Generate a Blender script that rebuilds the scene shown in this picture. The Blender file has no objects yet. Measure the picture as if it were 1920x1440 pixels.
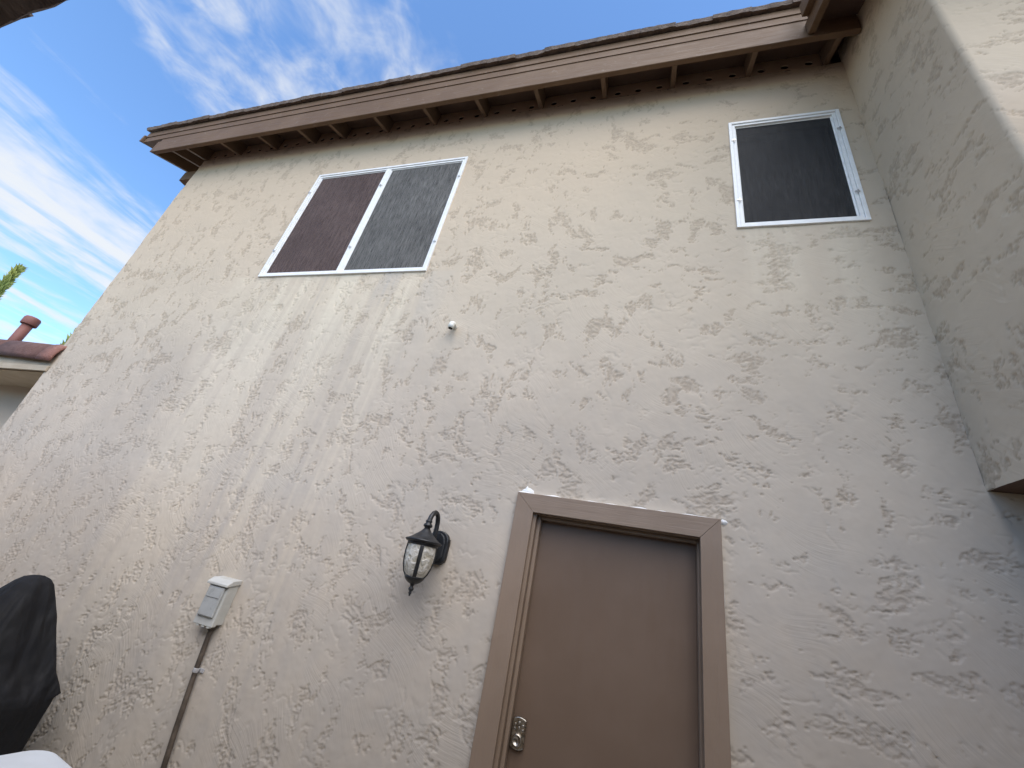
import bpy, bmesh, math, random
import numpy as np
from mathutils import Vector, Matrix, noise as mnoise
random.seed(7)
scn = bpy.context.scene
col = scn.collection
R = math.radians

# ------------------------------------------------------------------ camera
cam_d = bpy.data.cameras.new('camera'); cam = bpy.data.objects.new('camera', cam_d); col.objects.link(cam)
cam_d.sensor_width = 36.0; cam_d.lens = 14.2316; cam_d.clip_start = 0.02; cam_d.clip_end = 2000
yaw, pitch, roll = R(-19.42626), R(26.30357), R(11.96854)
fw = Vector((math.sin(yaw)*math.cos(pitch), math.cos(yaw)*math.cos(pitch), math.sin(pitch)))
rt = Vector((math.cos(yaw), -math.sin(yaw), 0)); up = rt.cross(fw)
rt2 = rt*math.cos(roll) + up*math.sin(roll); up2 = -rt*math.sin(roll) + up*math.cos(roll)
m3 = Matrix((rt2, up2, -fw)).transposed()
cam.matrix_world = Matrix.Translation((0, -2.26, 1.66)) @ m3.to_4x4()
scn.camera = cam

# ------------------------------------------------------------------ light
SUN_AZ, SUN_EL = R(145), R(53)            # azimuth from +Y towards +X
sdir = Vector((math.sin(SUN_AZ)*math.cos(SUN_EL), math.cos(SUN_AZ)*math.cos(SUN_EL), math.sin(SUN_EL)))
sun_d = bpy.data.lights.new('sun', 'SUN'); sun_d.energy = 1.5; sun_d.angle = R(70); sun_d.color = (1.0, 0.90, 0.77)
sun = bpy.data.objects.new('sun', sun_d); col.objects.link(sun)
sun.rotation_euler = sdir.to_track_quat('Z', 'Y').to_euler(); sun.location = (3, -12, 20)

scn.view_settings.view_transform = 'Standard'; scn.view_settings.look = 'None'
scn.view_settings.gamma = 1; scn.view_settings.use_curve_mapping = False
scn.view_settings.exposure = 1.52

world = bpy.data.worlds.new('World'); scn.world = world; world.use_nodes = True
world.cycles.sampling_method = 'MANUAL'; world.cycles.sample_map_resolution = 512

class NT:
    """small helper to write node graphs"""
    def __init__(s, tree): s.t = tree; s.n = tree.nodes; s.l = tree.links
    def new(s, typ, **kw):
        nd = s.n.new(typ)
        for k, v in kw.items(): setattr(nd, k, v)
        return nd
    def put(s, sock, v):
        if hasattr(v, 'is_output') or isinstance(v, bpy.types.NodeSocket): s.l.new(v, sock)
        else: sock.default_value = v
    def math(s, op, a, b=None, c=None, clamp=False):
        nd = s.new('ShaderNodeMath', operation=op, use_clamp=clamp)
        s.put(nd.inputs[0], a)
        if b is not None: s.put(nd.inputs[1], b)
        if c is not None: s.put(nd.inputs[2], c)
        return nd.outputs[0]
    def noise(s, vec, scale, detail=2, rough=.5, dist=0.0, lac=2.0):
        nd = s.new('ShaderNodeTexNoise')
        s.put(nd.inputs['Vector'], vec); nd.inputs['Scale'].default_value = scale
        nd.inputs['Detail'].default_value = detail; nd.inputs['Roughness'].default_value = rough
        nd.inputs['Distortion'].default_value = dist; nd.inputs['Lacunarity'].default_value = lac
        return nd.outputs['Fac']
    def maprange(s, v, a, b, c=0.0, d=1.0, smooth=True):
        nd = s.new('ShaderNodeMapRange', interpolation_type='SMOOTHSTEP' if smooth else 'LINEAR'); nd.clamp = True
        s.put(nd.inputs[0], v)
        for i, x in enumerate((a, b, c, d)): s.put(nd.inputs[i+1], x)
        return nd.outputs[0]
    def mix(s, f, a, b):
        nd = s.new('ShaderNodeMix', data_type='RGBA')
        s.put(nd.inputs[0], f); s.put(nd.inputs[6], a); s.put(nd.inputs[7], b)
        return nd.outputs[2]
    def mapping(s, vec, scale=(1, 1, 1), rot=(0, 0, 0), loc=(0, 0, 0)):
        nd = s.new('ShaderNodeMapping'); s.put(nd.inputs[0], vec)
        nd.inputs['Location'].default_value = loc; nd.inputs['Rotation'].default_value = rot; nd.inputs['Scale'].default_value = scale
        return nd.outputs[0]
    def sep(s, vec):
        nd = s.new('ShaderNodeSeparateXYZ'); s.put(nd.inputs[0], vec); return nd.outputs
    def comb(s, x, y, z):
        nd = s.new('ShaderNodeCombineXYZ')
        for i, v in enumerate((x, y, z)): s.put(nd.inputs[i], v)
        return nd.outputs[0]
    def bump(s, h, dist, strength=1.0, normal=None):
        nd = s.new('ShaderNodeBump'); s.put(nd.inputs['Height'], h)
        nd.inputs['Distance'].default_value = dist; nd.inputs['Strength'].default_value = strength
        if normal is not None: s.put(nd.inputs['Normal'], normal)
        return nd.outputs[0]
    def curve(s, v, pts):
        nd = s.new('ShaderNodeFloatCurve'); c = nd.mapping.curves[0]
        for i, (x, y) in enumerate(pts):
            if i < 2: c.points[i].location = (x, y)
            else: c.points.new(x, y)
        nd.mapping.update(); s.put(nd.inputs['Value'], v); return nd.outputs[0]

def rgb(r, g, b): return (r, g, b, 1.0)

# sky with a layer of thin streaky cloud
w = NT(world.node_tree); w.n.clear()
sky = w.new('ShaderNodeTexSky', sky_type='NISHITA'); sky.sun_disc = False
sky.sun_elevation = SUN_EL; sky.sun_rotation = SUN_AZ; sky.air_density = 1.0; sky.dust_density = 0.15; sky.ozone_density = 2.2
SKY_STRENGTH = 0.108
tc = w.new('ShaderNodeTexCoord'); dx, dy, dz = w.sep(tc.outputs['Generated'])
zc = w.math('MAXIMUM', dz, 0.06)
u = w.math('DIVIDE', dx, zc); v = w.math('DIVIDE', dy, zc)
uv = w.comb(u, v, 0.0)
wob = w.noise(uv, 0.9, 1, .5)
u2 = w.math('ADD', u, w.math('MULTIPLY', w.math('SUBTRACT', wob, 0.5), 0.45))
# broad bands of cloud across the layer
band = w.curve(w.maprange(u2, -5.0, 5.0, 0, 1, False),
    [(0, .62), (.10, .60), (.20, .66), (.27, .74), (.305, .70), (.335, .30), (.36, .20), (.385, .45), (.41, .74), (.44, .74), (.462, .50), (.48, .22), (.55, .25), (.62, .6), (.72, .45), (.82, .65), (1, .55)])
st = w.noise(w.mapping(uv, (2.6, 0.9, 1), (0, 0, R(14))), 1.5, 5, .58, .5)
mk = w.noise(w.mapping(uv, (1, 1, 1), (0, 0, R(-25))), 9.0, 4, .58, .35)
side = w.maprange(u, -1.5, -1.05, 0, 1)
tex = w.math('ADD', w.math('MULTIPLY', st, w.math('SUBTRACT', 1.0, w.math('MULTIPLY', side, .45))), w.math('MULTIPLY', mk, w.math('ADD', .24, w.math('MULTIPLY', side, .28))))
dens = w.maprange(w.math('ADD', tex, w.math('MULTIPLY', w.math('SUBTRACT', band, .5), .62)), .56, .92, 0, 1)
dens = w.math('MULTIPLY', dens, w.maprange(dz, 0.0, 0.10))
dens = w.math('MULTIPLY', dens, .93)
bg1 = w.new('ShaderNodeBackground'); 
tint = w.new('ShaderNodeMix', data_type='RGBA', blend_type='MULTIPLY'); tint.inputs[0].default_value = 1.0
w.l.new(sky.outputs[0], tint.inputs[6]); tint.inputs[7].default_value = rgb(.76, .925, 1.05)
w.l.new(tint.outputs[2], bg1.inputs[0]); bg1.inputs[1].default_value = SKY_STRENGTH
bg2 = w.new('ShaderNodeBackground'); bg2.inputs[0].default_value = rgb(.94, .97, 1.0); bg2.inputs[1].default_value = 0.33
mx = w.new('ShaderNodeMixShader'); w.l.new(dens, mx.inputs[0]); w.l.new(bg1.outputs[0], mx.inputs[1]); w.l.new(bg2.outputs[0], mx.inputs[2])
wo = w.new('ShaderNodeOutputWorld'); w.l.new(mx.outputs[0], wo.inputs[0])

# ------------------------------------------------------------------ materials
M = {}
def mat(name, base=(.5, .5, .5), rough=.6, metal=0.0, spec=.5):
    m = bpy.data.materials.new(name); m.use_nodes = True
    t = NT(m.node_tree); b = t.n['Principled BSDF']
    b.inputs['Base Color'].default_value = rgb(*base); b.inputs['Roughness'].default_value = rough
    b.inputs['Metallic'].default_value = metal; b.inputs['Specular IOR Level'].default_value = spec
    tcn = t.new('ShaderNodeTexCoord'); M[name] = m
    return m, t, b, tcn.outputs['Object']

def stucco_material(name, streaks):
    """painted stucco; the relief itself is in the mesh, its torn patches come with the 'torn' attribute"""
    m, t, b, pos = mat(name, rough=.9, spec=.25)
    x, y, z = t.sep(pos)
    at = t.new('ShaderNodeAttribute', attribute_name='torn'); torn = at.outputs['Fac']
    n1 = t.noise(pos, 1.1, 3, .6); n2 = t.noise(pos, 4.8, 3, .62)
    ph = t.new('ShaderNodeAttribute', attribute_name='stroke'); bm_ = t.new('ShaderNodeAttribute', attribute_name='strokes')
    br = t.noise(t.comb(t.math('MULTIPLY', ph.outputs['Fac'], 105.0), t.math('MULTIPLY', x, 7.0), t.math('MULTIPLY', y, 4.0)), 1.0, 2, .6)
    t.l.new(t.bump(t.math('MULTIPLY', br, bm_.outputs['Fac']), .0019, 1.0), b.inputs['Normal'])
    paint = t.mix(t.maprange(n1, .35, .65), rgb(*PAINT_A), rgb(*PAINT_B))
    paint = t.mix(t.math('MULTIPLY', t.maprange(n2, .42, .72), .30), paint, rgb(*PAINT_C))
    # warm bounce light below the eave, painted in as a warmer tone upwards
    warm_bounce = t.maprange(t.math('ADD', z, t.math('MULTIPLY', t.math('SUBTRACT', n1, .5), 2.0)), 2.6, 5.6)
    paint = t.mix(t.math('MULTIPLY', warm_bounce, .85), paint, rgb(.548, .428, .302))
    out = t.mix(t.math('MULTIPLY', torn, .58), paint, rgb(*COAT))
    if streaks:
        ragged = t.math('MULTIPLY', t.math('SUBTRACT', n1, .5), 1.6)
        # dimmer, cooler light low on the wall, painted in as grey
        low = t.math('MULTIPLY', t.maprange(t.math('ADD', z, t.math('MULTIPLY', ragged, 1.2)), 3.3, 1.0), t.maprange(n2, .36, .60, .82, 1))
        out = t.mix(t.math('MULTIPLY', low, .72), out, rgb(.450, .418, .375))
        xx = t.math('ADD', x, t.math('MULTIPLY', z, -.03))
        s1n = t.noise(t.comb(t.math('MULTIPLY', xx, 2.9), 0.0, t.math('MULTIPLY', z, .22)), 1.0, 4, .62, .5)
        s1 = t.maprange(s1n, .44, .62); s2 = t.maprange(s1n, .50, .36)
        ragged = t.math('MULTIPLY', t.math('SUBTRACT', n1, .5), 1.6)
        dep = t.math('ADD', t.math('SUBTRACT', 3.86, z), ragged)
        down = t.maprange(dep, .2, 4.3, 1, .12)
        below = t.maprange(z, 3.878, 3.868)
        xr = t.math('ADD', x, t.math('MULTIPLY', ragged, .5))
        xm = t.math('MULTIPLY', t.maprange(xr, -4.0, -3.3), t.maprange(xr, -1.25, -1.95))
        area = t.math('MULTIPLY', t.math('MULTIPLY', down, below), xm)
        out = t.mix(t.math('MULTIPLY', t.math('MULTIPLY', s2, area), .50), out, rgb(.44, .415, .382))
        out = t.mix(t.math('MULTIPLY', t.math('MULTIPLY', s1, area), .66), out, rgb(.71, .615, .47))
        # fainter run-off under the small window
        xm2 = t.math('MULTIPLY', t.maprange(x, .5, .8), t.maprange(x, 1.4, 1.15))
        a2 = t.math('MULTIPLY', t.math('MULTIPLY', t.maprange(z, 4.18, 4.16), t.maprange(z, 3.0, 4.0)), xm2)
        out = t.mix(t.math('MULTIPLY', t.math('MULTIPLY', s1, a2), .45), out, rgb(.68, .59, .45))
    t.l.new(out, b.inputs['Base Color'])
    return m
PAINT_A, PAINT_B, PAINT_C, COAT = (.540, .450, .345), (.592, .500, .390), (.505, .432, .348), (.36, .28, .20)
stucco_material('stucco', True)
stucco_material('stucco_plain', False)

def wood_paint(name, c1, c2, rough=.55, grain_axis='x', grain=.0012, wear=0.0):
    m, t, b, pos = mat(name, rough=rough, spec=.25)
    sc = {'x': (2.2, 40, 40), 'y': (40, 2.2, 40), 'z': (40, 40, 2.2)}[grain_axis]
    g = t.noise(t.mapping(pos, sc), 1.5, 5, .6, .6)
    f = t.noise(pos, 2.4, 4, .6)
    c = t.mix(t.maprange(f, .35, .68), rgb(*c1), rgb(*c2))
    if wear:
        wm = t.math('MULTIPLY', t.maprange(t.noise(pos, 14, 6, .7, .5), .60, .68), wear)
        c = t.mix(wm, c, rgb(.30, .25, .20))
    t.l.new(c, b.inputs['Base Color'])
    t.l.new(t.bump(g, grain, 1.0), b.inputs['Normal'])
    t.l.new(t.maprange(g, .3, .7, rough-.08, rough+.1), b.inputs['Roughness'])
    return m
wood_paint('trim_h', (.252, .186, .136), (.284, .212, .157), .5, 'x', .0025, .10)
wood_paint('trim_v', (.252, .186, .136), (.284, .212, .157), .5, 'z', .0025, .10)
wood_paint('door_paint', (.162, .113, .081), (.178, .126, .092), .42, 'z', .00015)
wood_paint('eave_paint', (.135, .078, .042), (.162, .097, .054), .6, 'x', .002, .25)
wood_paint('rafter_paint', (.175, .112, .072), (.20, .13, .085), .65, 'y', .002)
wood_paint('vent_paint', (.52, .37, .26), (.58, .42, .30), .7, 'x', .001)
wood_paint('soffit_paint', (.13, .08, .058), (.155, .10, .072), .75, 'y', .002)
wood_paint('weathered_wood', (.42, .34, .24), (.50, .42, .31), .8, 'x', .004, .5)

def tile_mat(name, c1, c2, rough=.85):
    m, t, b, pos = mat(name, rough=rough, spec=.3)
    oi = t.new('ShaderNodeObjectInfo')
    off = t.new('ShaderNodeVectorMath', operation='ADD'); t.put(off.inputs[0], pos)
    cx = t.comb(t.math('MULTIPLY', oi.outputs['Random'], 37.0), 0.0, 0.0); t.put(off.inputs[1], cx)
    p = off.outputs[0]
    n = t.noise(p, 11, 6, .65, .4)
    c = t.mix(t.maprange(n, .35, .65), rgb(*c1), rgb(*c2))
    c = t.mix(t.math('MULTIPLY', oi.outputs['Random'], .35), c, rgb(*[(a+bb)*.36 for a, bb in zip(c1, c2)]))
    t.l.new(c, b.inputs['Base Color'])
    t.l.new(t.bump(t.math('ADD', t.noise(t.mapping(p, (1, .25, 1)), 60, 5, .7), t.noise(p, 20, 3, .6)), .012, 1.0), b.inputs['Normal'])
    return m
tile_mat('concrete_tile', (.16, .115, .09), (.25, .185, .145))
tile_mat('clay_tile', (.150, .078, .064), (.20, .11, .092))
tile_mat('clay_tile_new', (.31, .145, .11), (.36, .18, .14))
tile_mat('dark_tile', (.10, .075, .065), (.16, .12, .10))
mat('pipe_red', (.24, .095, .075), .65)

def simple(name, base, rough, bump_s=0, bump_d=.0, metal=0.0, var=.12, nscale=6, spec=.5):
    m, t, b, pos = mat(name, base, rough, metal, spec)
    f = t.maprange(t.noise(pos, nscale, 5, .62), .32, .68)
    lo = tuple(c*(1-var) for c in base); hi = tuple(min(1, c*(1+var)) for c in base)
    t.l.new(t.mix(f, rgb(*lo), rgb(*hi)), b.inputs['Base Color'])
    t.l.new(t.maprange(f, 0, 1, max(.02, rough-.06), min(1, rough+.08)), b.inputs['Roughness'])
    if bump_s: t.l.new(t.bump(t.noise(pos, bump_s, 3, .6), bump_d, 1.0), b.inputs['Normal'])
    return m
simple('window_white', (.84, .815, .775), .35, 40, .0003, var=.05, nscale=14)
simple('lantern_metal', (.012, .013, .015), .42, 220, .0006, var=.4, nscale=20, spec=.55)
simple('steel', (.55, .54, .52), .28, 0, 0, 1.0)
simple('nickel', (.46, .42, .36), .30, 120, .0002, 1.0, var=.2, nscale=40)
simple('nickel_dark', (.20, .19, .19), .35, 0, 0, 1.0)
simple('box_plastic', (.50, .50, .465), .45, 60, .0003, var=.06, nscale=18)
simple('box_door', (.40, .41, .40), .32, 60, .0002, var=.06, nscale=18)
simple('conduit_metal', (.085, .066, .05), .55, 80, .0006, var=.35, nscale=16)
simple('strap_zinc', (.62, .62, .63), .3, 0, 0, .35)
simple('pvc', (.74, .72, .64), .45, 0, 0, var=.06)
simple('hole_dark', (.01, .01, .01), .9)
simple('black_cloth', (.0065, .007, .009), .78, 420, .0008, var=.25, nscale=9, spec=.35)
simple('table_plastic', (.60, .64, .68), .42, 90, .0003, var=.03, nscale=12)
simple('caulk', (.78, .77, .74), .6, 60, .003, var=.06, nscale=30)
simple('bark', (.16, .11, .08), .9, 40, .01, var=.3)
simple('curtain', (.13, .06, .045), .9, 0, 0, var=.2)
simple('blind', (.20, .20, .20), .9, 0, 0, var=.2)
m = M['black_cloth']; t = NT(m.node_tree); b = t.n['Principled BSDF']; tcn = [n_ for n_ in t.n if n_.type == 'TEX_COORD'][0]
wr = t.noise(t.mapping(tcn.outputs['Object'], (8, 8, 1.1)), 1.0, 2, .5, .2); wv_ = t.noise(tcn.outputs['Object'], 420, 2, .6)
t.l.new(t.bump(wv_, .0006, .7, t.bump(wr, .075, 1.0)), b.inputs['Normal'])
# patio concrete
m, t, b, pos = mat('concrete', (.36, .34, .31), .85)
f = t.noise(pos, .7, 6, .65); g = t.noise(pos, 90, 3, .6)
t.l.new(t.mix(t.maprange(f, .3, .7), rgb(.42, .40, .36), rgb(.52, .49, .44)), b.inputs['Base Color'])
t.l.new(t.bump(g, .003, 1.0), b.inputs['Normal'])
# foliage
m, t, b, pos = mat('cypress_leaf', (.10, .15, .03), .6)
f = t.noise(pos, 1.6, 4, .6)
t.l.new(t.mix(t.maprange(f, .35, .65), rgb(.17, .22, .05), rgb(.40, .42, .12)), b.inputs['Base Color'])
# solar screen: dark woven mesh with vertical dust streaks, slightly see-through
def screen_mat(name, c_dark, c_dust, amount, see=.25):
    m, t, b, pos = mat(name, rough=.7, spec=.35)
    s = t.noise(t.mapping(pos, (260, 1, 9)), 1.0, 4, .70, .1)
    s2 = t.noise(t.mapping(pos, (45, 1, 2.2)), 1.0, 4, .65, .2)
    d = t.noise(pos, 2.2, 3, .55)
    f = t.maprange(t.math('ADD', t.math('MULTIPLY', s, .75), t.math('MULTIPLY', s2, .25)),   .38, .66)
    f = t.math('MULTIPLY', f, t.maprange(d, .25, .7, .55, 1.0))
    t.l.new(t.mix(t.math('MULTIPLY', f, amount), rgb(*c_dark), rgb(*c_dust)), b.inputs['Base Color'])
    t.l.new(t.bump(s, .0012, .6), b.inputs['Normal'])
    tr = t.new('ShaderNodeBsdfTransparent'); ms = t.new('ShaderNodeMixShader'); ms.inputs[0].default_value = see
    t.l.new(b.outputs[0], ms.inputs[1]); t.l.new(tr.outputs[0], ms.inputs[2])
    t.l.new(ms.outputs[0], t.n['Material Output'].inputs[0])
    return m
screen_mat('screen_brown', (.060, .033, .026), (.25, .175, .150), .75)
screen_mat('screen_grey', (.057, .052, .046), (.36, .335, .30), .80)
screen_mat('screen_black', (.011, .010, .010), (.085, .080, .074), .70)
m, t, b, pos = mat('window_glass', (.03, .035, .04), .05); b.inputs['Transmission Weight'].default_value = .7
# lantern glass: rippled pale amber
m, t, b, pos = mat('lantern_glass', (.86, .79, .60), .10)
b.inputs['Transmission Weight'].default_value = .30; b.inputs['IOR'].default_value = 1.4
n = t.noise(pos, 34, 2, .5, .8)
t.l.new(t.mix(t.maprange(n, .35, .65), rgb(.58, .54, .44), rgb(.90, .87, .79)), b.inputs['Base Color'])
t.l.new(t.bump(n, .012, 1.0), b.inputs['Normal'])

# ------------------------------------------------------------------ mesh helpers
class MB:
    def __init__(s): s.v = []; s.f = []; s.sm = []
    def add(s, vs, fs, smooth=False):
        o = len(s.v); s.v += [tuple(x) for x in vs]
        s.f += [tuple(i+o for i in f) for f in fs]; s.sm += [smooth]*len(fs)
    def box(s, x0, x1, y0, y1, z0, z1):
        s.add([(x0, y0, z0), (x1, y0, z0), (x1, y1, z0), (x0, y1, z0), (x0, y0, z1), (x1, y0, z1), (x1, y1, z1), (x0, y1, z1)],
              [(0, 3, 2, 1), (4, 5, 6, 7), (0, 1, 5, 4), (1, 2, 6, 5), (2, 3, 7, 6), (3, 0, 4, 7)])
    def prism_x(s, prof, x0, x1):
        """closed (y,z) profile swept along x"""
        n = len(prof)
        s.add([(x0, y, z) for y, z in prof] + [(x1, y, z) for y, z in prof],
              [tuple(range(n))[::-1], tuple(range(n, 2*n))] + [(i, (i+1) % n, n+(i+1) % n, n+i) for i in range(n)])
    def prism_y(s, prof, y0, y1):
        n = len(prof)
        s.add([(x, y0, z) for x, z in prof] + [(x, y1, z) for x, z in prof],
              [tuple(range(n)), tuple(range(n, 2*n))[::-1]] + [(i, n+i, n+(i+1) % n, (i+1) % n) for i in range(n)])
    def quad(s, a, b, c, d): s.add([a, b, c, d], [(0, 1, 2, 3)])
    def lathe(s, prof, seg=24, c=(0, 0), cap=True, flute=0, sides=0):
        vs = []; fs = []
        for r, z in prof:
            for i in range(seg):
                a = 2*math.pi*i/seg
                vs.append((c[0]+r*math.cos(a), c[1]+r*math.sin(a), z))
        for j in range(len(prof)-1):
            for i in range(seg):
                k = (i+1) % seg
                fs.append((j*seg+i, j*seg+k, (j+1)*seg+k, (j+1)*seg+i))
        if cap:
            fs.append(tuple(range(seg))[::-1]); fs.append(tuple((len(prof)-1)*seg+i for i in range(seg)))
        s.add(vs, fs, True)
    def tube(s, pts, rad, seg=10):
        pts = [Vector(p) for p in pts]; n = len(pts)
        rads = rad if isinstance(rad, (list, tuple)) else [rad]*n
        vs = []; fs = []; prev = None
        for i, p in enumerate(pts):
            d = (pts[min(i+1, n-1)] - pts[max(i-1, 0)]).normalized()
            if prev is None:
                a = Vector((1, 0, 0)) if abs(d.x) < .9 else Vector((0, 1, 0)); e = d.cross(a).normalized()
            else: e = (prev - d*prev.dot(d)).normalized()
            prev = e; g = d.cross(e)
            for k in range(seg):
                t_ = 2*math.pi*k/seg; q = p + (e*math.cos(t_) + g*math.sin(t_))*rads[i]; vs.append(tuple(q))
        for i in range(n-1):
            for k in range(seg):
                k2 = (k+1) % seg
                fs.append((i*seg+k, i*seg+k2, (i+1)*seg+k2, (i+1)*seg+k))
        fs.append(tuple(range(seg))[::-1]); fs.append(tuple((n-1)*seg+k for k in range(seg)))
        s.add(vs, fs, True)
    def build(s, name, material, parent=None, bevel=0, shift=None, seg=2):
        me = bpy.data.meshes.new(name)
        vs = s.v if shift is None else [(a[0]-shift[0], a[1]-shift[1], a[2]-shift[2]) for a in s.v]
        me.from_pydata(vs, [], s.f)
        for p, sm in zip(me.polygons, s.sm): p.use_smooth = sm
        me.update()
        bm = bmesh.new(); bm.from_mesh(me); bmesh.ops.recalc_face_normals(bm, faces=bm.faces); bm.to_mesh(me); bm.free()
        me.materials.append(M[material])
        o = bpy.data.objects.new(name, me); col.objects.link(o)
        if shift is not None: o.location = shift
        if parent is not None: attach(o, parent)
        if bevel:
            md = o.modifiers.new('bevel', 'BEVEL'); md.width = bevel; md.segments = seg; md.limit_method = 'ANGLE'; md.angle_limit = R(40)
        return o
def wloc(o):
    p = Vector(o.location); q = o.parent
    while q is not None: p += Vector(q.location); q = q.parent
    return p
def attach(o, parent):
    """parent without rotation: keep the world place"""
    o.parent = parent; o.location = Vector(o.location) - wloc(parent)
def thing(name, label, cat, loc, group=None):
    o = bpy.data.objects.new(name, None); col.objects.link(o); o.location = loc; o.empty_display_size = .1
    o['label'] = label; o['category'] = cat
    if group: o['group'] = group
    return o
def tag(o, label=None, cat=None, group=None, kind=None):
    for k, v_ in (('label', label), ('category', cat), ('group', group), ('kind', kind)):
        if v_: o[k] = v_
    return o
def node_like(name, loc, parent):
    o = bpy.data.objects.new(name, None); col.objects.link(o); o.location = loc; attach(o, parent); return o

# ------------------------------------------------------------------ ground
g = MB(); g.quad((-150, -150, 0), (150, -150, 0), (150, 150, 0), (-150, 150, 0))
tag(g.build('ground', 'concrete'), 'grey concrete patio ground reaching away around the houses', kind='structure')

# ------------------------------------------------------------------ the house
house = thing('house', 'two storey beige stucco house with brown door, white framed windows and brown eave', 'house', (0, 0, 0))
SL = .44                                    # roof pitch
XC, ZS, YB = 1.503, 2.435, -.763            # inner corner, underside of the upper bay, front of the bay
WT = 6.085                                  # top of stucco
W1 = (-3.596, -1.760, 3.874, 5.394)
W2 = (.606, 1.370, 4.175, 5.402)
DR = (-.535, .345, 0.0, 2.062)
def left_edge(z):                           # slightly out-of-plumb corner
    pts = [(0, -5.50), (2.6, -5.70), (3.065, -5.739), (3.6, -5.785), (4.2, -5.815), (5.33, -5.90), (6.3, -5.93)]
    for (a, b_), (c, d) in zip(pts, pts[1:]):
        if z <= c: return b_ + (d-b_)*(z-a)/(c-a)
    return pts[-1][1]
H0 = .0072
def _hash(ix, iz, seed):
    n = (ix.astype(np.int64)*374761393 + iz.astype(np.int64)*668265263 + seed*1442695041) & 0xffffffff
    n = ((n ^ (n >> 13))*1274126177) & 0xffffffff
    return (n ^ (n >> 16)) & 0xffff
def perlin(x, z, seed):
    ix = np.floor(x); iz = np.floor(z); fx = x-ix; fz = z-iz
    ux = fx*fx*fx*(fx*(fx*6-15)+10); uz = fz*fz*fz*(fz*(fz*6-15)+10)
    def gd(i, j):
        a = _hash(ix+i, iz+j, seed).astype(np.float32)*(2*math.pi/65536)
        return np.cos(a)*(fx-i) + np.sin(a)*(fz-j)
    a = gd(0, 0); a = a + ux*(gd(1, 0)-a); b_ = gd(0, 1); b_ = b_ + ux*(gd(1, 1)-b_)
    return (a + uz*(b_-a))*1.41
def fbm(x, z, oct_, gain, seed):
    s_ = 0; amp = 1.0; tot = 0
    for k in range(oct_):
        s_ = s_ + amp*perlin(x*2.03**k + 11.3*k, z*2.03**k - 7.7*k, seed+k); tot += amp*amp; amp *= gain
    return s_/math.sqrt(tot)
def sst(v_, a, b_):
    t_ = np.clip((v_-a)/(b_-a), 0, 1); return t_*t_*(3-2*t_)
def stucco_relief(x, z, seed):
    """skip-trowel stucco: smooth coat with torn patches and lifted edges; returns depth into the wall and torn mask"""
    wx = fbm(x/.35, z/.35, 3, .5, seed+40)*.05; wz = fbm(x/.35, z/.35, 3, .5, seed+50)*.05
    X, Z = x+wx, z+wz
    A = fbm(X/.128, Z/.215, 6, .70, seed); B = fbm(X/.24, Z/.122, 6, .70, seed+100)
    big = fbm(x/.9, z/.9, 2, .5, seed+200)
    clus = fbm(x/.42, z/.42, 3, .6, seed+210)
    sel = sst(big*.9 - .30*(x-.1), -.25, .25)
    val = A*sel + B*(1-sel) + .16*np.minimum(A, B) - .34*clus
    torn = sst(val, .315, .338)
    halo = sst(val, .04, .30)*(1-torn)
    g1 = fbm(X/.018, Z/.020, 3, .62, seed+300)
    specks = sst(g1, .46, .54)*halo
    inner = sst(fbm(X/.025, Z/.020, 3, .6, seed+320), -.08, .06)
    rim = np.exp(-((val-.322)/.018)**2)*sst(fbm(X/.07, Z/.07, 2, .5, seed+340), -.35, .15)
    depth = torn*(.0040 - .0030*inner) + specks*.0048 + rim*.0050
    # lifted trowel edges: sharp on one side, feathered on the other
    T = fbm(X/.50, Z/.40, 5, .6, seed+400)*2.4
    saw = T - np.floor(T); em = sst(fbm(x/.28, z/.28, 3, .6, seed+420), .05, .35)
    depth = depth + .0034*em*saw**6
    depth = depth + .0045*fbm(x/.75, z/.75, 2, .5, seed+500) + .0014*fbm(x/.085, z/.11, 3, .6, seed+520)
    mask = np.clip(torn*(1-.45*inner) + specks*.5 + rim*.35, 0, 1)
    stroke = .62*z + .45*x + .13*fbm(x/.7, z/.7, 2, .5, seed+600); strokes = sst(fbm(x/.45, z/.45, 2, .5, seed+610), -.15, .45)*.9 + .1
    return depth, mask, stroke, strokes
def axis(cuts, h):
    out = []
    for a, b_ in zip(cuts, cuts[1:]):
        n = max(1, int(math.ceil((b_-a)/h))); out += [a + (b_-a)*k/n for k in range(n)]
    return np.array(out + [cuts[-1]], dtype=np.float64)
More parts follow.
